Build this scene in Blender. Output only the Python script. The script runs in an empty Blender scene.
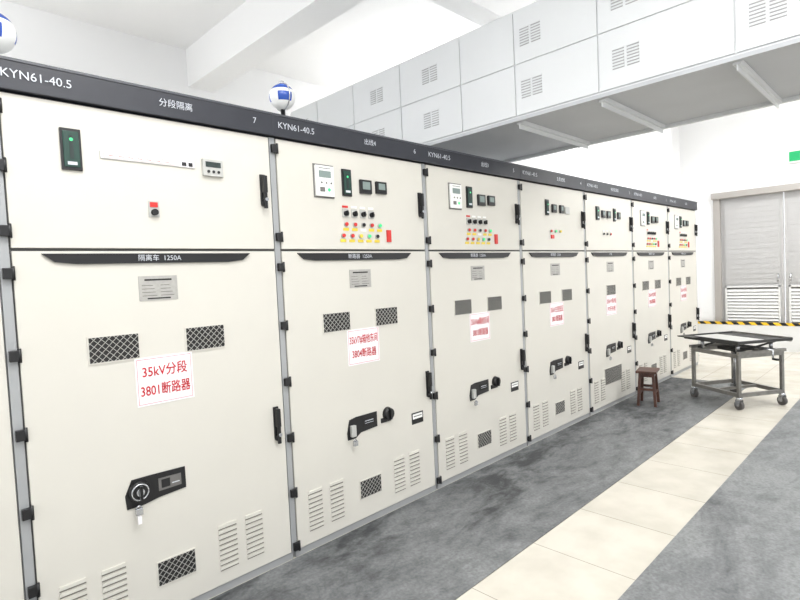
import bpy, bmesh, math, random
import numpy as np
from mathutils import Vector, Matrix
random.seed(3)
scn=bpy.context.scene
scn.view_settings.view_transform='Standard'
COL=scn.collection

# ------------------------------------------------------------ materials
def lin(c):
    return tuple(((v/255)/12.92 if v/255<=0.04045 else ((v/255+0.055)/1.055)**2.4) for v in c)+(1,)
def mat(name,rgb,rough=0.5,metal=0.0,noise=0.0,nscale=8,emis=0,spec=0.5,bump=0):
    m=bpy.data.materials.new(name);m.use_nodes=True
    nt=m.node_tree;b=nt.nodes['Principled BSDF']
    c=lin(rgb)
    b.inputs['Roughness'].default_value=rough;b.inputs['Metallic'].default_value=metal
    b.inputs['Specular IOR Level'].default_value=spec
    tc=nt.nodes.new('ShaderNodeTexCoord')
    n=nt.nodes.new('ShaderNodeTexNoise');n.inputs['Scale'].default_value=nscale;n.inputs['Detail'].default_value=5
    nt.links.new(tc.outputs['Object'],n.inputs['Vector'])
    r=nt.nodes.new('ShaderNodeValToRGB')
    r.color_ramp.elements[0].position=.3;r.color_ramp.elements[1].position=.7
    k=noise
    r.color_ramp.elements[0].color=tuple(x*(1-k) for x in c[:3])+(1,)
    r.color_ramp.elements[1].color=tuple(min(1,x*(1+k)) for x in c[:3])+(1,)
    nt.links.new(n.outputs['Fac'],r.inputs['Fac']);nt.links.new(r.outputs['Color'],b.inputs['Base Color'])
    if emis:
        b.inputs['Emission Color'].default_value=c;b.inputs['Emission Strength'].default_value=emis
    if bump:
        bp=nt.nodes.new('ShaderNodeBump');bp.inputs['Strength'].default_value=bump
        nt.links.new(n.outputs['Fac'],bp.inputs['Height']);nt.links.new(bp.outputs['Normal'],b.inputs['Normal'])
    return m
M={}
M['cream']=mat('cabinet_cream_paint',(205,202,193),.36,0,.012,3)
M['cream2']=mat('cabinet_cream_louvre',(205,202,193),.45)
M['edge']=mat('cabinet_edge_steel',(160,162,163),.4,.2)
M['seam']=mat('seam_dark',(85,85,83),.6)
M['slit']=mat('louvre_slit',(112,108,100),.7)
M['header']=mat('header_charcoal',(38,40,48),.4,0,.06,20)
M['headertop']=mat('header_lip',(70,72,78),.35)
M['black']=mat('black_plastic',(20,20,22),.35)
M['dark']=mat('dark_recess',(24,24,24),.6)
M['wire']=mat('wire_mesh_steel',(178,176,170),.4,.2)
M['alu']=mat('nameplate_aluminium',(172,170,165),.4,.3,.08,60)
M['greyplate']=mat('grey_print_and_slat_shade',(105,103,100),.5)
M['white']=mat('white_plastic',(235,235,232),.4)
M['meter']=mat('meter_light_grey',(180,180,176),.45)
M['screen']=mat('lcd_screen',(48,58,56),.15)
M['screenl']=mat('lcd_lit',(130,144,140),.2)
M['indic']=mat('indicator_dark_green',(38,66,58),.25)
M['green']=mat('green_lamp',(60,190,120),.3,emis=.6)
M['red']=mat('red_plastic',(205,45,40),.35)
M['yellow']=mat('yellow_label',(225,200,70),.5)
M['sign']=mat('sign_white_laminate',(240,236,238),.25)
M['redtext']=mat('sign_red_print',(185,18,35),.5)
M['pinkline']=mat('sign_pink_border',(225,125,135),.5)
M['rust']=mat('strip_red_outline',(190,110,100),.5)
M['whitetext']=mat('white_print',(200,204,210),.5)
M['steel']=mat('steel_chrome',(190,192,195),.25,.9)
M['wall']=mat('wall_white_paint',(246,246,246),.7,0,.008,2)
M['ceil']=mat('ceiling_white_paint',(250,250,250),.8,0,.008,2)
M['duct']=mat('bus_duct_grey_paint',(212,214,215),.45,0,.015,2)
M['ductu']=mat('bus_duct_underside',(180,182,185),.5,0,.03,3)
M['ductslit']=mat('bus_duct_slit',(160,160,160),.6)
M['door']=mat('door_grey',(184,183,182),.5,.1,.02,4)
M['doorframe']=mat('door_frame_grey',(170,165,160),.5)
M['louvw']=mat('door_louvre_white',(224,224,222),.5)
M['trolley']=mat('trolley_galvanised',(135,133,128),.4,.5,.15,20)
M['trolleyd']=mat('trolley_dark',(58,58,57),.5,.3)
M['rubber']=mat('caster_grey_rubber',(85,82,80),.6)
M['wood']=mat('stool_dark_wood',(78,50,40),.45,0,.3,14)
M['blue']=mat('globe_blue',(40,80,170),.2)
M['green_exit']=mat('exit_green',(20,150,90),.4,emis=.5)
M['lamp']=mat('added_lamp_diffuser',(255,255,255),.5,emis=3)

def floor_tiles():
    m=bpy.data.materials.new('floor_cream_tiles');m.use_nodes=True;nt=m.node_tree;b=nt.nodes['Principled BSDF']
    tc=nt.nodes.new('ShaderNodeTexCoord');mp=nt.nodes.new('ShaderNodeMapping')
    mp.inputs['Location'].default_value=(0.1,1.39-0.33+0.66*4-.0,0)
    nt.links.new(tc.outputs['Object'],mp.inputs['Vector'])
    br=nt.nodes.new('ShaderNodeTexBrick');br.offset=0;br.squash=1
    br.inputs['Scale'].default_value=1;br.inputs['Brick Width'].default_value=.66;br.inputs['Row Height'].default_value=.66
    br.inputs['Mortar Size'].default_value=.003;br.inputs['Mortar Smooth'].default_value=.2
    br.inputs['Color1'].default_value=lin((206,201,189));br.inputs['Color2'].default_value=lin((201,196,184));br.inputs['Mortar'].default_value=lin((150,145,133))
    nt.links.new(mp.outputs[0],br.inputs['Vector'])
    n=nt.nodes.new('ShaderNodeTexNoise');n.inputs['Scale'].default_value=3.2;n.inputs['Detail'].default_value=8;nt.links.new(tc.outputs['Object'],n.inputs['Vector'])
    mx=nt.nodes.new('ShaderNodeMix');mx.data_type='RGBA';mx.blend_type='MULTIPLY';mx.inputs[0].default_value=.45
    rp=nt.nodes.new('ShaderNodeValToRGB');rp.color_ramp.elements[0].position=.35;rp.color_ramp.elements[0].color=(.72,.71,.68,1);rp.color_ramp.elements[1].position=.6
    nt.links.new(n.outputs['Fac'],rp.inputs[0]);nt.links.new(br.outputs['Color'],mx.inputs[6]);nt.links.new(rp.outputs[0],mx.inputs[7])
    nt.links.new(mx.outputs[2],b.inputs['Base Color']);b.inputs['Roughness'].default_value=.22
    return m
M['tiles']=floor_tiles()
def mat_mat():
    m=bpy.data.materials.new('grey_insulating_rubber');m.use_nodes=True;nt=m.node_tree;b=nt.nodes['Principled BSDF']
    N=nt.nodes.new;Lk=nt.links.new
    tc=N('ShaderNodeTexCoord')
    mp=N('ShaderNodeMapping');mp.inputs['Scale'].default_value=(.8,1.5,1);Lk(tc.outputs['Object'],mp.inputs[0])
    n=N('ShaderNodeTexNoise');n.inputs['Scale'].default_value=1.5;n.inputs['Detail'].default_value=10;n.inputs['Roughness'].default_value=.7;n.inputs['Distortion'].default_value=.6
    Lk(mp.outputs[0],n.inputs['Vector'])
    n2=N('ShaderNodeTexNoise');n2.inputs['Scale'].default_value=55;n2.inputs['Detail'].default_value=5;Lk(tc.outputs['Object'],n2.inputs['Vector'])
    n3=N('ShaderNodeTexNoise');n3.inputs['Scale'].default_value=7;n3.inputs['Detail'].default_value=7;n3.inputs['Distortion'].default_value=.8;Lk(mp.outputs[0],n3.inputs['Vector'])
    # grime builds up along the cabinet foot
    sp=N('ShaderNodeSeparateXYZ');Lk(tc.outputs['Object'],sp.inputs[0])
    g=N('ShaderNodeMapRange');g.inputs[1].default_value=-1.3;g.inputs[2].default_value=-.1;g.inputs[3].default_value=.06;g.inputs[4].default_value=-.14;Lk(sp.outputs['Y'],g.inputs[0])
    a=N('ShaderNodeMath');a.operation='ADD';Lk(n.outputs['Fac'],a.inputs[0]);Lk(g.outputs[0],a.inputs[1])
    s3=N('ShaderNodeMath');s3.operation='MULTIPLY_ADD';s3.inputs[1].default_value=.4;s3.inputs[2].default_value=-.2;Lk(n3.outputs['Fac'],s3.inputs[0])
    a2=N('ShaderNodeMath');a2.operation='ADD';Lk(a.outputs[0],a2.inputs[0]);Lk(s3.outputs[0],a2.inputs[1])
    rp=N('ShaderNodeValToRGB');e=rp.color_ramp.elements
    e[0].position=.28;e[0].color=lin((56,58,60));e[1].position=.66;e[1].color=lin((128,130,130))
    x=rp.color_ramp.elements.new(.46);x.color=lin((105,107,108))
    Lk(a2.outputs[0],rp.inputs[0])
    mx=N('ShaderNodeMix');mx.data_type='RGBA';mx.blend_type='OVERLAY';mx.inputs[0].default_value=.5
    Lk(rp.outputs[0],mx.inputs[6]);Lk(n2.outputs['Fac'],mx.inputs[7])
    Lk(mx.outputs[2],b.inputs['Base Color'])
    rr=N('ShaderNodeMapRange');rr.inputs[3].default_value=.4;rr.inputs[4].default_value=.75;Lk(n.outputs['Fac'],rr.inputs[0]);Lk(rr.outputs[0],b.inputs['Roughness'])
    b.inputs['Specular IOR Level'].default_value=.35
    return m
M['mat']=mat_mat()
def stripe_mat():
    m=bpy.data.materials.new('hazard_stripes');m.use_nodes=True;nt=m.node_tree;b=nt.nodes['Principled BSDF']
    tc=nt.nodes.new('ShaderNodeTexCoord');mp=nt.nodes.new('ShaderNodeMapping');mp.inputs['Rotation'].default_value=(math.radians(45),0,0)
    nt.links.new(tc.outputs['Object'],mp.inputs[0])
    w=nt.nodes.new('ShaderNodeTexWave');w.bands_direction='Y';w.inputs['Scale'].default_value=2.2;nt.links.new(mp.outputs[0],w.inputs[0])
    r=nt.nodes.new('ShaderNodeValToRGB');r.color_ramp.interpolation='CONSTANT';r.color_ramp.elements[0].color=lin((25,25,25));r.color_ramp.elements[1].position=.5;r.color_ramp.elements[1].color=lin((235,190,40))
    nt.links.new(w.outputs[0],r.inputs[0]);nt.links.new(r.outputs[0],b.inputs['Base Color']);return m
M['stripe']=stripe_mat()

# ------------------------------------------------------------ mesh builder
class Part:
    def __init__(s,name,parent=None,off=(0,0,0)):
        s.bm=bmesh.new();s.name=name;s.mats=[];s.parent=parent;s.off=Vector(off)
    def mi(s,m):
        m=M[m]
        if m not in s.mats:s.mats.append(m)
        return s.mats.index(m)
    def xf(s,verts,mtx):
        if mtx is not None: bmesh.ops.transform(s.bm,matrix=mtx,verts=verts)
        bmesh.ops.translate(s.bm,vec=s.off,verts=verts)
    def box(s,x0,x1,y0,y1,z0,z1,m,mtx=None,bev=0):
        i=s.mi(m)
        vs=[s.bm.verts.new((x,y,z)) for x in (x0,x1) for y in (y0,y1) for z in (z0,z1)]
        fs=[s.bm.faces.new([vs[k] for k in f]) for f in ((0,1,3,2),(4,6,7,5),(0,4,5,1),(2,3,7,6),(0,2,6,4),(1,5,7,3))]
        for f in fs:f.material_index=i
        if bev:
            es=list({e for f in fs for e in f.edges})
            r=bmesh.ops.bevel(s.bm,geom=es,offset=bev,segments=2,affect='EDGES',profile=.6)
            allv=list({v for f in r['faces'] for v in f.verts}|{v for v in vs if v.is_valid})
            for f in r['faces']:f.material_index=i
            vs=allv
        s.xf(vs,mtx);return s
    def prism(s,pts,y0,y1,m,mtx=None):   # pts in xz, extruded along y
        i=s.mi(m)
        a=[s.bm.verts.new((x,y0,z)) for x,z in pts];b=[s.bm.verts.new((x,y1,z)) for x,z in pts]
        n=len(pts);fs=[s.bm.faces.new(a),s.bm.faces.new(b[::-1])]
        for k in range(n):fs.append(s.bm.faces.new([a[k],b[k],b[(k+1)%n],a[(k+1)%n]]))
        for f in fs:f.material_index=i
        s.xf(a+b,mtx);return s
    def cyl(s,p0,p1,r,m,seg=20,r2=None,mtx=None,smooth=True):
        i=s.mi(m);p0=Vector(p0);p1=Vector(p1);d=p1-p0
        q=d.to_track_quat('Z','Y').to_matrix().to_4x4()
        g=bmesh.ops.create_cone(s.bm,cap_ends=True,segments=seg,radius1=r,radius2=r if r2 is None else r2,depth=d.length,matrix=Matrix.Translation((p0+p1)/2)@q)
        fs={f for v in g['verts'] for f in v.link_faces}
        for f in fs:
            f.material_index=i
            if len(f.verts)==4 and smooth:f.smooth=True
        s.xf(g['verts'],mtx);return s
    def sph(s,c,r,m,scale=(1,1,1),top=None):
        i=s.mi(m)
        g=bmesh.ops.create_uvsphere(s.bm,u_segments=48,v_segments=32,radius=r,matrix=Matrix.Translation(c)@Matrix.Diagonal((*scale,1)))
        j=s.mi(top) if top else i
        for f in {f for v in g['verts'] for f in v.link_faces}:
            f.smooth=True
            q=f.calc_center_median()-Vector(c)
            f.material_index= j if (q.z>r*.45 or (abs(q.z+r*.1)<r*.33 and math.sin(3*math.atan2(q.y,q.x)+1)>-.2)) else i
        s.xf(g['verts'],None);return s
    def torus(s,c,R,r,m,axis='Y',seg=24,a0=0,a1=360,mtx=None):
        i=s.mi(m);full=(a1-a0)>=360;n=seg;rings=[]
        for k in range(n if full else n+1):
            a=math.radians(a0+(a1-a0)*k/n);ring=[]
            for t in range(8):
                b=2*math.pi*t/8;rad=R+r*math.cos(b);h=r*math.sin(b)
                if axis=='Y':p=(c[0]+rad*math.cos(a),c[1]+h,c[2]+rad*math.sin(a))
                elif axis=='X':p=(c[0]+h,c[1]+rad*math.cos(a),c[2]+rad*math.sin(a))
                else:p=(c[0]+rad*math.cos(a),c[1]+rad*math.sin(a),c[2]+h)
                ring.append(s.bm.verts.new(p))
            rings.append(ring)
        m_=len(rings)
        for k in range(m_ if full else m_-1):
            A=rings[k];B=rings[(k+1)%m_]
            for t in range(8):
                f=s.bm.faces.new([A[t],A[(t+1)%8],B[(t+1)%8],B[t]]);f.material_index=i;f.smooth=True
        s.xf([v for r_ in rings for v in r_],mtx);return s
    def done(s):
        bmesh.ops.recalc_face_normals(s.bm,faces=s.bm.faces)
        me=bpy.data.meshes.new(s.name);s.bm.to_mesh(me);s.bm.free()
        for m in s.mats:me.materials.append(m)
        o=bpy.data.objects.new(s.name,me);COL.objects.link(o)
        if s.parent:o.parent=s.parent
        return o
def empty(name,loc=(0,0,0)):
    e=bpy.data.objects.new(name,None);COL.objects.link(e);e.location=loc;e.empty_display_size=.1;return e
def text(name,body,x,y,z,size,m,parent,ax='C',rot=(math.pi/2,0,0),bold=0.0,sx=1,maxw=None):
    c=bpy.data.curves.new(name,'FONT');c.body=body;c.size=size;c.align_x={'C':'CENTER','L':'LEFT'}[ax];c.align_y='CENTER'
    c.offset=bold;c.materials.append(M[m]);c.resolution_u=3
    o=bpy.data.objects.new(name,c);COL.objects.link(o);o.parent=parent;o.location=(x,y,z);o.rotation_euler=rot;o.scale=(sx,1,1)
    if maxw:
        bpy.context.view_layer.update();wd=o.dimensions.x
        if wd>0:o.scale=(maxw/wd,1,1)
    return o

# ------------------------------------------------------------ room
XW=12.06; YB=4.9; ZC=5.3; X0=-4; Y0=-7
def simple(name,*a,m='wall'):
    p=Part(name);p.box(*a,m);return p.done()
simple('floor',X0,XW+.25,Y0,YB+.2,-.12,0,m='tiles')
simple('ceiling',X0,XW+.25,Y0,YB+.2,ZC,ZC+.15,m='ceil')
simple('wall_back',X0,XW+.25,YB,YB+.2,0,ZC)
p=Part('wall_end')
DY1=.27;DY0=-2.05;DH=3.13
p.box(XW,XW+.25,DY1,YB,0,ZC,'wall').box(XW,XW+.25,Y0,DY0,0,ZC,'wall').box(XW,XW+.25,DY0,DY1,DH,ZC,'wall');p.done()
simple('column_corner',XW-.5,XW,.92,1.7,0,ZC)
simple('ceiling_beam',3.1,3.5,Y0,YB,4.75,ZC,m='ceil')
simple('ceiling_beam',8.6,9.0,Y0,YB,4.75,ZC,m='ceil')
simple('ceiling_beam',X0,XW,.75,1.05,4.85,ZC,m='ceil')
simple('baseboard_end',XW-.015,XW,DY1+.1,.92,0,.12,m='doorframe')
# insulating mats
p=Part('insulating_floor_mat');p.box(X0,8.4,-1.06,-.01,0,.006,'mat');p.done()
p=Part('insulating_floor_mat');p.box(X0,8.6,-3.4,-1.72,0,.006,'mat');p.done()

# door
d=empty('door_1')
p=Part('door_frame',d)
p.box(XW-.04,XW+.1,DY1-.09,DY1+.03,0,DH,'doorframe').box(XW-.04,XW+.1,DY0-.03,DY0+.09,0,DH,'doorframe').box(XW-.1,XW+.1,DY0-.05,DY1+.05,DH-.06,DH+.06,'doorframe');p.done()
mid=(DY0+DY1)/2
for nm,a,b in(('leaf_left',mid+.01,DY1-.09),('leaf_right',DY0+.09,mid-.01)):
    p=Part(nm,d);p.box(XW+.04,XW+.09,a,b,.02,DH-.06,'door')
    p.box(XW+.025,XW+.04,a+.06,b-.06,1.32,DH-.18,'door')
    for k in range(1,16):
        zz=1.32+k*(DH-.18-1.32)/16;p.box(XW+.019,XW+.025,a+.08,b-.08,zz-.008,zz+.008,'door')
    p.box(XW+.033,XW+.045,a+.07,b-.07,.56,1.25,'greyplate')  # dark backing colour stands in for shade between the slats
    zz=.57
    while zz<1.2:
        i=p.mi('louvw')
        vs=[p.bm.verts.new(v) for v in ((XW+.005,a+.08,zz),(XW+.005,b-.08,zz),(XW+.035,b-.08,zz+.055),(XW+.035,a+.08,zz+.055),(XW+.035,a+.08,zz+.0),(XW+.035,b-.08,zz+.0))]
        for f in((0,1,2,3),(0,4,5,1)):
            ff=p.bm.faces.new([vs[k] for k in f]);ff.material_index=i
        zz+=.065
    for yy in(a+.06,b-.09):p.box(XW+.0,XW+.045,yy,yy+.03,.54,1.27,'louvw')
    p.box(XW+.0,XW+.045,a+.06,b-.06,1.24,1.27,'louvw')
    yh=mid+(.1 if nm=='leaf_left' else -.1)
    p.cyl((XW,yh,1.35),(XW,yh,1.5),.012,'steel')
    p.done()
g=empty('rodent_guard_board')
p=Part('board',g);p.box(XW-.12,XW-.09,DY0-.1,.66,0,.52,'louvw');p.done()
p=Part('hazard_stripe',g);p.box(XW-.125,XW-.085,DY0-.1,.66,.495,.55,'stripe');p.done()
# exit sign
e=empty('exit_sign')
p=Part('housing',e);p.box(XW-.05,XW,-1.45,-.98,3.58,3.82,'white',bev=.006);p.done()
p=Part('face',e);p.box(XW-.056,XW-.048,-1.43,-1.0,3.61,3.79,'green_exit');p.box(XW-.06,XW-.055,-1.2,-1.17,3.65,3.74,'whitetext').box(XW-.06,XW-.055,-1.38,-1.24,3.68,3.7,'whitetext');p.cyl((XW-.057,-1.185,3.765),(XW-.055,-1.185,3.765),.015,'whitetext');p.done()
p=Part('conduit_pipe',e);p.cyl((XW-.02,-1.2,3.8),(XW-.02,-1.2,ZC),.012,'white');p.done()

# ------------------------------------------------------------ bus duct bridge
BX0,BX1=3.70,5.09;BZ0,BZ1=3.12,4.05;BY0,BY1=-7,3.15
b=empty('bus_duct_bridge')
p=Part('duct_body',b);p.box(BX0,BX1,BY0,BY1,BZ0+.01,BZ1,'duct')
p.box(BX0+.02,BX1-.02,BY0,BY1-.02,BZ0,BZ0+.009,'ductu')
p.box(BX0+.001,BX1-.001,BY1-.7,BY1-.001,2.84,BZ0-.001,'duct');p.done()
p=Part('duct_panels',b)
ys=[-6.95,-5.9,-4.9,-3.9,-2.95,-2.0,-1.08,-.33,.27,1.08,1.85,2.55,3.15]
vents=[-6,-5,-4.1,-3.1,-2.18,-1.29,-.49,.66,1.45,2.85]
zm=(BZ0+BZ1)/2
for k in range(len(ys)-1):
    a,c=ys[k]+.006,min(ys[k+1]-.006,BY1)
    for z0,z1 in((BZ0+.03,zm-.004),(zm+.004,BZ1-.02)):
        p.box(BX0-.012,BX0,a,c,z0,z1,'duct')
        p.box(BX1,BX1+.012,a,c,z0,z1,'duct')
for yc in vents:
    for z0,z1 in((BZ0+.03,zm-.004),(zm+.004,BZ1-.02)):
        zc=(z0+z1)/2
        for j in range(7):
            for sgn in(-1,1):
                zz=zc-.075+j*.023
                p.box(BX0-.017,BX0-.012,yc+sgn*.055-.045,yc+sgn*.055+.045,zz,zz+.010,'duct')
                p.box(BX0-.0135,BX0-.012,yc+sgn*.055-.045,yc+sgn*.055+.045,zz-.008,zz,'ductslit')
p.done()
p=Part('duct_edge_flanges',b)
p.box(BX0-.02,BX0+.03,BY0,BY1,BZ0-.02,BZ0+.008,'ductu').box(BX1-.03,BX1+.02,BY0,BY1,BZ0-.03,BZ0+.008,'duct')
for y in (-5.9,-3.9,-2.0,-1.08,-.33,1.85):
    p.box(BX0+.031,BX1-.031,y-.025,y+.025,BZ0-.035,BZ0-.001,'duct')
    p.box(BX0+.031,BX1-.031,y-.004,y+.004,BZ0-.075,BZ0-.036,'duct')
p.done()

# ------------------------------------------------------------ cabinets
W=1.4;H=2.835
def mesh_window(P,x0,x1,z0,z1):
    P.box(x0,x1,-.004,0,z0,z1,'dark')
    h=z1-z0;step=.034;t=.0012
    s=x0-h
    while s<x1:
        for sg in(1,-1):
            xa=s;xb=s+h
            lo=max(xa,x0);hi=min(xb,x1)
            if hi-lo>.004:
                za=z0+(lo-xa);zb=z0+(hi-xa)
                if sg<0:za=z0+z1-za;zb=z0+z1-zb
                dx=hi-lo;dz=zb-za;L=math.hypot(dx,dz);nx,nz=-dz/L*t,dx/L*t
                P.prism([(lo+nx,za+nz),(hi+nx,zb+nz),(hi-nx,zb-nz),(lo-nx,za-nz)],-.007,-.004,'wire')
        s+=step
    f=.006
    for a in((x0-f,x1+f,z0-f,z0),(x0-f,x1+f,z1,z1+f),(x0-f,x0,z0,z1),(x1,x1+f,z0,z1)):
        P.box(a[0],a[1],-.006,0,a[2],a[3],'cream')
def louvre(P,x0,x1,z0,z1,n=9):
    st=(z1-z0)/n
    for k in range(n):
        z=z0+k*st
        P.box(x0+.004,x1-.004,-.0015,0,z,z+st*.38,'slit')
        P.prism([(x0,z+st*.34),(x1,z+st*.34),(x1-.006,z+st*.92),(x0+.006,z+st*.92)],-.009,0,'cream2')
def handle(P,x,z0,z1):
    zc=(z0+z1)/2
    P.box(x-.018,x+.018,-.012,0,z0+.02,z1-.01,'black',bev=.005)
    P.box(x-.013,x+.013,-.045,-.012,zc-.02,z1-.02,'black',bev=.006)
    P.box(x-.011,x+.011,-.04,-.025,z0-.01,zc,'black',bev=.004)
    P.cyl((x,-.03,z0+.02),(x,0,z0+.02),.016,'black')
    P.cyl((x+.004,-.045,z0+.045),(x+.004,-.012,z0+.045),.011,'steel')
def padlock(P,x,z):
    P.box(x-.017,x+.017,-.05,-.03,z-.035,z,'steel',bev=.003)
    P.torus((x,-.04,z),.011,.003,'steel',a0=0,a1=180)
def device(P,kind):
    if kind=='A':
        kx,kz=.50,.74
        P.prism([(.435,.73),(.47,.805),(.56,.805),(.745,.80),(.745,.685),(.60,.675),(.52,.66),(.44,.66)],-.006,0,'black')
        P.prism([(.60,.775),(.72,.772),(.72,.71),(.60,.708)],-.008,-.006,'greyplate')
        P.box(.615,.66,-.009,-.008,.72,.765,'dark').box(.67,.71,-.009,-.008,.73,.735,'whitetext')
        P.cyl((kx,-.03,kz),(kx,0,kz),.05,'black',r2=.055);P.torus((kx,-.03,kz),.040,.005,'steel')
        P.cyl((kx,-.04,kz),(kx,-.03,kz),.02,'steel');P.box(kx-.006,kx+.006,-.055,-.03,kz-.035,kz+.035,'black');padlock(P,.485,.665)
        P.box(.474,.492,-.052,-.04,.585,.625,'sign')
    else:
        P.prism([(.475,.70),(.50,.79),(.56,.80),(.76,.80),(.76,.69),(.60,.68),(.55,.65),(.48,.65)],-.006,0,'black')
        P.prism([(.62,.775),(.74,.775),(.74,.715),(.62,.715)],-.008,-.006,'dark')
        P.box(.64,.72,-.009,-.008,.75,.755,'whitetext').box(.64,.72,-.009,-.008,.735,.738,'whitetext')
        P.box(.50,.54,-.03,0,.67,.75,'meter',bev=.004);padlock(P,.515,.645)
        P.cyl((.87,-.035,.76),(.87,0,.76),.042,'black',r2=.05);P.box(.862,.878,-.05,-.03,.72,.80,'black',bev=.003)
        P.box(.80,.90,-.008,0,.70,.735,'black')
        P.box(1.13,1.26,-.003,0,.61,.70,'black').box(1.14,1.25,-.0045,-.003,.65,.69,'white').box(1.15,1.24,-.005,-.0045,.668,.674,'dark')
def cabinet(ix,kind,l1,l2,num,sign,plate):
    e=empty('switchgear_cabinet',(ix*W,0,0))
    ox=-.014 if ix==0 else 0
    O=(ox,-.004,0)
    p=Part('body',e);p.box(.004,W-.004,.02,2.6,.0,2.825,'edge').box(.01,W-.01,.004,.02,0,.045,'edge').box(.0,.02,.0,.02,.045,2.69,'edge').box(W-.018,W,.0,.02,.045,2.69,'edge')
    p.box(.02,W-.018,.012,.02,1.97,2.01,'seam');p.done()
    p=Part('upper_door',e);p.box(.028,W-.025,-.004,.018,1.995,2.685,'cream',bev=.003);p.box(.025,W-.022,.008,.018,1.99,2.69,'seam');p.done()
    p=Part('lower_door',e);p.box(.028,W-.025,-.004,.018,.05,1.98,'cream',bev=.003);p.box(.025,W-.022,.008,.018,.04,1.985,'seam');p.done()
    p=Part('header_panel',e);p.box(0,W,-.03,.02,H-.14,H-.008,'header',bev=.003).box(0,W,-.034,.1,H-.012,H,'headertop').box(0,W,.02,.1,2.69,H-.012,'header');p.done()
    p=Part('hinges',e,(0,-.004,0))
    for z in(2.62,2.36,2.07,1.88,1.51,1.15,.79,.43,.08):
        if z==2.36 and kind!='A':continue
        p.box(-.012,.03,-.022,.0,z-.025,z+.025,'black',bev=.003).cyl((.026,-.016,z-.032),(.026,-.016,z+.032),.008,'black',seg=10)
    p.done()
    hx=(1.315 if ix==0 else 1.33) if ix>=0 else 1.2
    p=Part('handles',e,(0,-.004,0));handle(p,hx,2.25,2.46);handle(p,hx,.79,1.02);p.done()
    p=Part('label_bar',e,(0,-.004,0));p.prism([(.14,1.968),(1.20,1.968),(1.15,1.928),(1.06,1.918),(.28,1.918),(.19,1.928)],-.012,0,'black');p.done()
    p=Part('nameplate',e,O);p.box(.57,.77,-.003,0,1.72,1.85,'alu')
    p.box(.60,.74,-.0036,-.003,1.825,1.834,'dark')
    for k in range(4):
        p.box(.585,.66-k*.006,-.0036,-.003,1.745+k*.018,1.748+k*.018,'greyplate').box(.68,.75-k*.008,-.0036,-.003,1.745+k*.018,1.748+k*.018,'greyplate')
    p.box(.61,.73,-.0036,-.003,1.728,1.735,'dark')
    p.done()
    p=Part('viewing_windows',e,O)
    if kind!='D':
        mesh_window(p,.32,.55,1.43,1.555);mesh_window(p,.80,1.02,1.43,1.555);mesh_window(p,.57,.77,.20,.325)
    else:
        mesh_window(p,.55,.80,1.43,1.55);mesh_window(p,.42,.92,.30,.50)
    p.done()
    p=Part('vent_louvres',e,O)
    for x in(.12,.30,.91,1.08):louvre(p,x,x+.12,.13,.40)
    p.done()
    p=Part('operating_mechanism',e,O);device(p,'A' if kind=='A' else 'B');p.done()
    p=Part('paper_sign',e,(ox*.7,-.004,0));sx0,sx1,sz0,sz1=(.52,.82,1.17,1.425)
    p.box(sx0,sx1,-.003,0,sz0,sz1,'sign')
    for a in((sx0+.008,sx1-.008,sz1-.012,sz1-.009),(sx0+.008,sx1-.008,sz0+.009,sz0+.012),(sx0+.008,sx0+.011,sz0+.01,sz1-.01),(sx1-.011,sx1-.008,sz0+.01,sz1-.01)):
        p.box(a[0],a[1],-.0036,-.003,a[2],a[3],'pinkline')
    p.done()
    text('sign_text',sign[0],.67+ox*.7,-.009,1.345,.070,'redtext',e,bold=.0008,maxw=.235 if ix==0 else .265)
    text('sign_text',sign[1],.67+ox*.7,-.009,1.245,.070,'redtext',e,bold=.0008,maxw=.26 if ix==0 else .23)
    text('header_text','KYN61-40.5',.03,-.036,H-.072,.055,'whitetext',e,'L')
    text('header_text',l1,.80,-.036,H-.072,.046,'whitetext',e)
    text('header_text',num,1.27,-.036,H-.072,.05,'whitetext',e)
    text('label_text',l2,.67,-.018,1.943,.036,'whitetext',e)
    p=Part('instruments',e,O)
    def relay(x0,x1,z0,z1):
        p.box(x0-.01,x1+.01,-.004,0,z0-.01,z1+.01,'greyplate')
        p.box(x0,x1,-.02,0,z0,z1,'white',bev=.004).box(x0+.025,x1-.025,-.022,-.02,z1-.08,z1-.035,'screenl')
        p.box(x0+.025,x1-.025,-.021,-.02,z1-.02,z1-.015,'greyplate')
        for a in range(3):p.cyl((x0+.045+a*.04,-.023,z0+.09),(x0+.045+a*.04,-.02,z0+.09),.007,'greyplate',seg=10)
        p.box(x0+.03,x0+.07,-.022,-.02,z0+.03,z0+.06,'greyplate').cyl((x1-.045,-.023,z0+.045),(x1-.045,-.02,z0+.045),.012,'green',seg=12)
    def indic(x0,x1,z0,z1):
        p.box(x0-.004,x1+.004,-.012,0,z0-.004,z1+.004,'black',bev=.003).box(x0+.006,x1-.006,-.018,-.012,z0+.01,z1-.01,'indic',bev=.003)
        xc=(x0+x1)/2;p.box(xc-.008,xc+.008,-.02,-.018,z0+.05,z1-.03,'screen').cyl((xc,-.021,z1-.05),(xc,-.018,z1-.05),.008,'green').box(xc-.02,xc+.02,-.02,-.018,z0+.02,z0+.035,'whitetext')
    def dmeter(x0,x1,z0,z1):
        p.box(x0,x1,-.02,0,z0,z1,'black',bev=.004).box(x0+.02,x1-.02,-.022,-.02,z0+.03,z1-.015,'screenl' )
    def rotary(x,z,m='black'):
        p.box(x-.026,x+.026,-.006,0,z-.026,z+.032,'meter').cyl((x,-.025,z),(x,0,z),.018,m,seg=14).box(x-.005,x+.005,-.034,-.02,z-.018,z+.018,m)
    def lamp(x,z,m):
        p.cyl((x,-.008,z),(x,0,z),.017,'meter',seg=14).cyl((x,-.018,z),(x,-.008,z),.013,m,seg=14)
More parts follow.
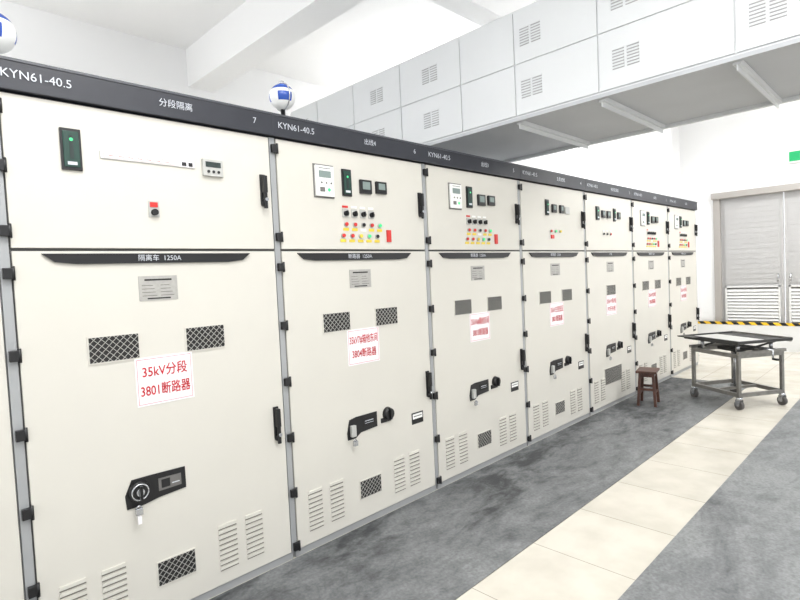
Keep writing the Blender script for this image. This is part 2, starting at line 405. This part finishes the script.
    if kind=='A':
        indic(.265,.345,2.37,2.56)
        p.box(.43,.91,-.006,0,2.44,2.475,'meter').box(.433,.907,-.007,-.006,2.443,2.472,'sign')
        p.box(.445,.80,-.0078,-.007,2.467,2.469,'rust').box(.445,.80,-.0078,-.007,2.446,2.448,'rust').box(.445,.447,-.0078,-.007,2.446,2.469,'rust')
        for k in range(7):p.box(.47+k*.045,.495+k*.045,-.0078,-.007,2.455,2.459,'rust')
        p.box(.835,.86,-.0085,-.007,2.447,2.468,'dark').box(.872,.895,-.0085,-.007,2.447,2.468,'dark')
        p.box(.95,1.07,-.02,0,2.405,2.50,'meter',bev=.004).box(.965,1.055,-.022,-.02,2.455,2.485,'screen')
        for k in range(3):p.cyl((.98+k*.03,-.025,2.43),(.98+k*.03,-.02,2.43),.008,'black',seg=10)
        p.box(.645,.70,-.005,0,2.16,2.245,'meter').cyl((.672,-.025,2.185),(.672,0,2.185),.017,'black').box(.652,.692,-.008,-.005,2.212,2.238,'red')
    elif kind in('B','E'):
        relay(.31,.46,2.35,2.555);indic(.545,.62,2.37,2.55);dmeter(.70,.81,2.395,2.495);dmeter(.855,.96,2.405,2.495)
        xs=[.56,.64,.72,.80,.88]
        for k,x in enumerate(xs[:4]):
            rotary(x,2.245,'black');p.box(x-.025,x+.025,-.004,0,2.285,2.30,'red' if k==0 else 'white')
        for k,x in enumerate(xs):
            lamp(x,2.17,('red','red','black','red','green')[k]);p.box(x-.025,x+.025,-.004,0,2.125,2.145,'yellow' if k!=2 else 'white')
        for k,x in enumerate(xs):
            lamp(x-.03,2.09,('red','red','yellow','green','black')[k]);p.box(x-.055,x-.005,-.004,0,2.045,2.065,'yellow')
        p.box(.95,.99,-.012,0,2.05,2.14,'red')
    elif kind=='C':
        indic(.50,.56,2.37,2.53);dmeter(.63,.72,2.40,2.49);dmeter(.80,.88,2.40,2.49);p.box(.92,1.02,-.012,0,2.40,2.48,'meter',bev=.003)
        for k,x in enumerate((.60,.70,.80)):lamp(x,2.2,('red','green','yellow')[k])
        p.box(.6,.66,-.01,0,2.12,2.16,'red')
    elif kind=='D':
        indic(.30,.38,2.37,2.53);dmeter(.45,.54,2.40,2.49);dmeter(.60,.70,2.40,2.49);indic(.80,.86,2.37,2.53);dmeter(.92,1.0,2.4,2.49)
        for k,x in enumerate((.5,.6,.7)):lamp(x,2.2,('black','black','red')[k]);p.box(x-.02,x+.02,-.005,0,2.23,2.25,'white')
    p.done()
    return e
spec=[(-1,'B','母线设备','1250A','8',('35kV母线','3810隔离'),1),
(0,'A','分段隔离','隔离车  1250A','7',('35kV分段','3801断路器'),1),
(1,'B','出线4','断路器  1250A','6',('35kV7#箱他东间','3804断路器'),1),
(2,'B','出线3','断路器  1250A','5',('35kV6#箱他东间','3803断路器'),1),
(3,'C','主变进线','断路器  1250A','4',('35kV主变低压','3801断路器'),1),
(4,'D','电压互感器','PT车','3',('35kV母线','PT开关柜'),1),
(5,'E','出线2','断路器  1250A','2',('35kV出线','3802断路器'),1),
(6,'E','出线1','断路器  1250A','1',('35kV出线','3801断路器'),1)]
for s in spec: cabinet(*s)

# ------------------------------------------------------------ globes on cabinet roof
def globe(x,y,z,r):
    e=empty('extinguisher_ball')
    p=Part('ball',e);p.sph((x,y,z),r,'white',top='blue')
    p.cyl((x,y,2.84),(x,y,z-r*.9),.018,'black').cyl((x,y,2.84),(x,y,2.86),.06,'black')
    p.torus((x,y,z),r*1.06,.005,'steel',axis='X');p.cyl((x,y,z+r*.95),(x,y,z+r*1.2),.02,'steel');p.done()
globe(1.96,.7,3.24,.10);globe(.13,.7,3.22,.11)

# ------------------------------------------------------------ trolley
def trolley():
    e=empty('equipment_trolley',(7.30,-1.14,0));e.rotation_euler=(0,0,math.radians(-33))
    L,Wd=.62,.72
    hx,hy=L/2,Wd/2
    p=Part('frame',e);t=.018
    for sx in(-1,1):
        for sy in(-1,1):
            p.box(sx*hx-t,sx*hx+t,sy*hy-t,sy*hy+t,.14,.66,'trolley')
    for z in(.17,.64):
        for s_ in(-1,1):
            p.box(-hx,hx,s_*hy-t,s_*hy+t,z-.02,z+.025,'trolley').box(s_*hx-t,s_*hx+t,-hy,hy,z-.02,z+.025,'trolley')
    p.box(-hx,hx,-.02,.02,.16,.19,'trolley')
    p.box(-hx-.03,hx+.03,-hy-.04,-hy+.0,.665,.70,'trolley').box(-hx-.03,hx+.03,hy,hy+.04,.665,.70,'trolley')
    p.done()
    p=Part('casters',e)
    for sx in(-1,1):
        for sy in(-1,1):
            x,y=sx*hx,sy*hy
            p.cyl((x,y,.115),(x,y,.15),.035,'steel').box(x-.03,x-.024,y-.03,y+.03,.05,.12,'steel').box(x+.024,x+.03,y-.03,y+.03,.05,.12,'steel')
            p.cyl((x-.02,y,.056),(x+.02,y,.056),.055,'rubber',seg=24).cyl((x-.032,y,.056),(x+.032,y,.056),.014,'steel')
    p.done()
    p=Part('lifting_platform',e)
    p.box(-.37,.37,-.42,.42,.795,.812,'trolley').box(-.355,.10,-.40,.40,.812,.817,'meter').box(.13,.355,-.40,.40,.812,.817,'trolleyd')
    p.box(-.39,-.36,-.43,.43,.785,.835,'trolleyd').box(.36,.39,-.43,.43,.785,.835,'trolley')
    p.box(-.39,.39,-.44,-.415,.80,.832,'trolleyd').box(-.39,.39,.415,.44,.80,.832,'trolleyd')
    for sx in(-1,1):
        for sy in(-1,1):p.cyl((sx*.24,sy*.28,.66),(sx*.24,sy*.28,.795),.022,'steel')
    p.cyl((0,0,.17),(0,0,.79),.03,'steel').box(-.14,.14,-.14,.14,.66,.70,'trolleyd')
    for s_ in(-1,1):
        p.cyl((-.28,s_*.3,.68),(.28,s_*.3,.78),.012,'trolleyd').cyl((.28,s_*.3,.68),(-.28,s_*.3,.78),.012,'trolleyd')
    p.done()
    p=Part('crank_handle',e);p.cyl((-.02,-.36,.72),(-.02,-.55,.72),.012,'steel').cyl((-.02,-.55,.72),(-.02,-.55,.62),.010,'steel').cyl((-.02,-.55,.62),(-.02,-.62,.62),.014,'black')
    p.box(-.50,-.39,.15,.42,.82,.832,'trolleyd');p.done()
trolley()

# stool
e=empty('wooden_stool',(6.55,-.33,0));e.rotation_euler=(0,0,math.radians(12))
p=Part('seat',e);p.box(-.16,.16,-.12,.12,.42,.45,'wood',bev=.005);p.done()
p=Part('legs',e)
for sx in(-1,1):
    for sy in(-1,1):
        m_=Matrix(((1,0,-sx*.08,sx*.14),(0,1,-sy*.06,sy*.10),(0,0,1,0.006),(0,0,0,1)))
        p.box(-.016,.016,-.016,.016,0,.414,'wood',mtx=m_)
for sy in(-1,1):p.box(-.12,.12,sy*.085-.01,sy*.085+.01,.15,.18,'wood').box(-.12,.12,sy*.075-.01,sy*.075+.01,.37,.42,'wood')
for sx in(-1,1):p.box(sx*.125-.01,sx*.125+.01,-.09,.09,.20,.23,'wood').box(sx*.11-.01,sx*.11+.01,-.07,.07,.37,.42,'wood')
p.done()

# ------------------------------------------------------------ lights (unseen pendants added to brighten the room, downward + upward)
def area(name,loc,sx,sy,pw,rot=(0,0,0),col=(1,1,1)):
    l=bpy.data.lights.new(name,'AREA');l.shape='RECTANGLE';l.size=sx;l.size_y=sy;l.energy=pw;l.color=col
    o=bpy.data.objects.new(name,l);COL.objects.link(o);o.location=loc;o.rotation_euler=rot;return o
ZL=4.5
for i,(x,y,k,ku) in enumerate([(0,-1.9,1,1),(1.5,-3.8,1,1),(7,-1.9,1,1),(10.3,-2.4,1.1,1),(7,-4.5,1,1),(0,-5.2,1,1),(-1.8,2.9,1.8,2),(6.6,2.9,1.8,1),(10.5,2.9,1.8,1)]):  # rear row added out of sight to brighten the back above the cabinets
    e=empty('added_pendant_fixture',(x,y,0))
    p=Part('housing',e);p.box(-.65,.65,-.16,.16,ZL,ZL+.06,'white').cyl((-.5,0,ZL+.06),(-.5,0,ZC),.006,'white').cyl((.5,0,ZL+.06),(.5,0,ZC),.006,'white');p.done()
    p=Part('diffuser',e);p.box(-.62,.62,-.14,.14,ZL-.008,ZL,'lamp');p.done()
    area('ceiling_fill_light',(x,y,ZL-.02),1.2,.28,60*k)
    area('added_uplight',(x,y,ZL+.08),1.2,.28,58*ku,rot=(math.pi,0,0))  # upward fill added to whiten the ceiling and beams
w=bpy.data.worlds.new('world');scn.world=w;w.use_nodes=True
bg=w.node_tree.nodes['Background'];bg.inputs[0].default_value=(.97,.985,1,1);bg.inputs[1].default_value=1.3

# ------------------------------------------------------------ camera
f,yaw,pitch,roll,cx,cy,cz=530.0982,0.78904,-0.04381,-0.04697,-0.42539,-2.9123,1.78431
F=Vector((math.cos(yaw)*math.cos(pitch),math.sin(yaw)*math.cos(pitch),math.sin(pitch)))
Rt=Vector((math.sin(yaw),-math.cos(yaw),0));U=Rt.cross(F)
r=Rt*math.cos(roll)+U*math.sin(roll);u=-Rt*math.sin(roll)+U*math.cos(roll)
c=bpy.data.cameras.new('camera');co=bpy.data.objects.new('camera',c);COL.objects.link(co)
c.sensor_width=36;c.lens=36*f/800;c.clip_start=.05
co.matrix_world=Matrix(((r.x,u.x,-F.x,cx),(r.y,u.y,-F.y,cy),(r.z,u.z,-F.z,cz),(0,0,0,1)))
scn.camera=co
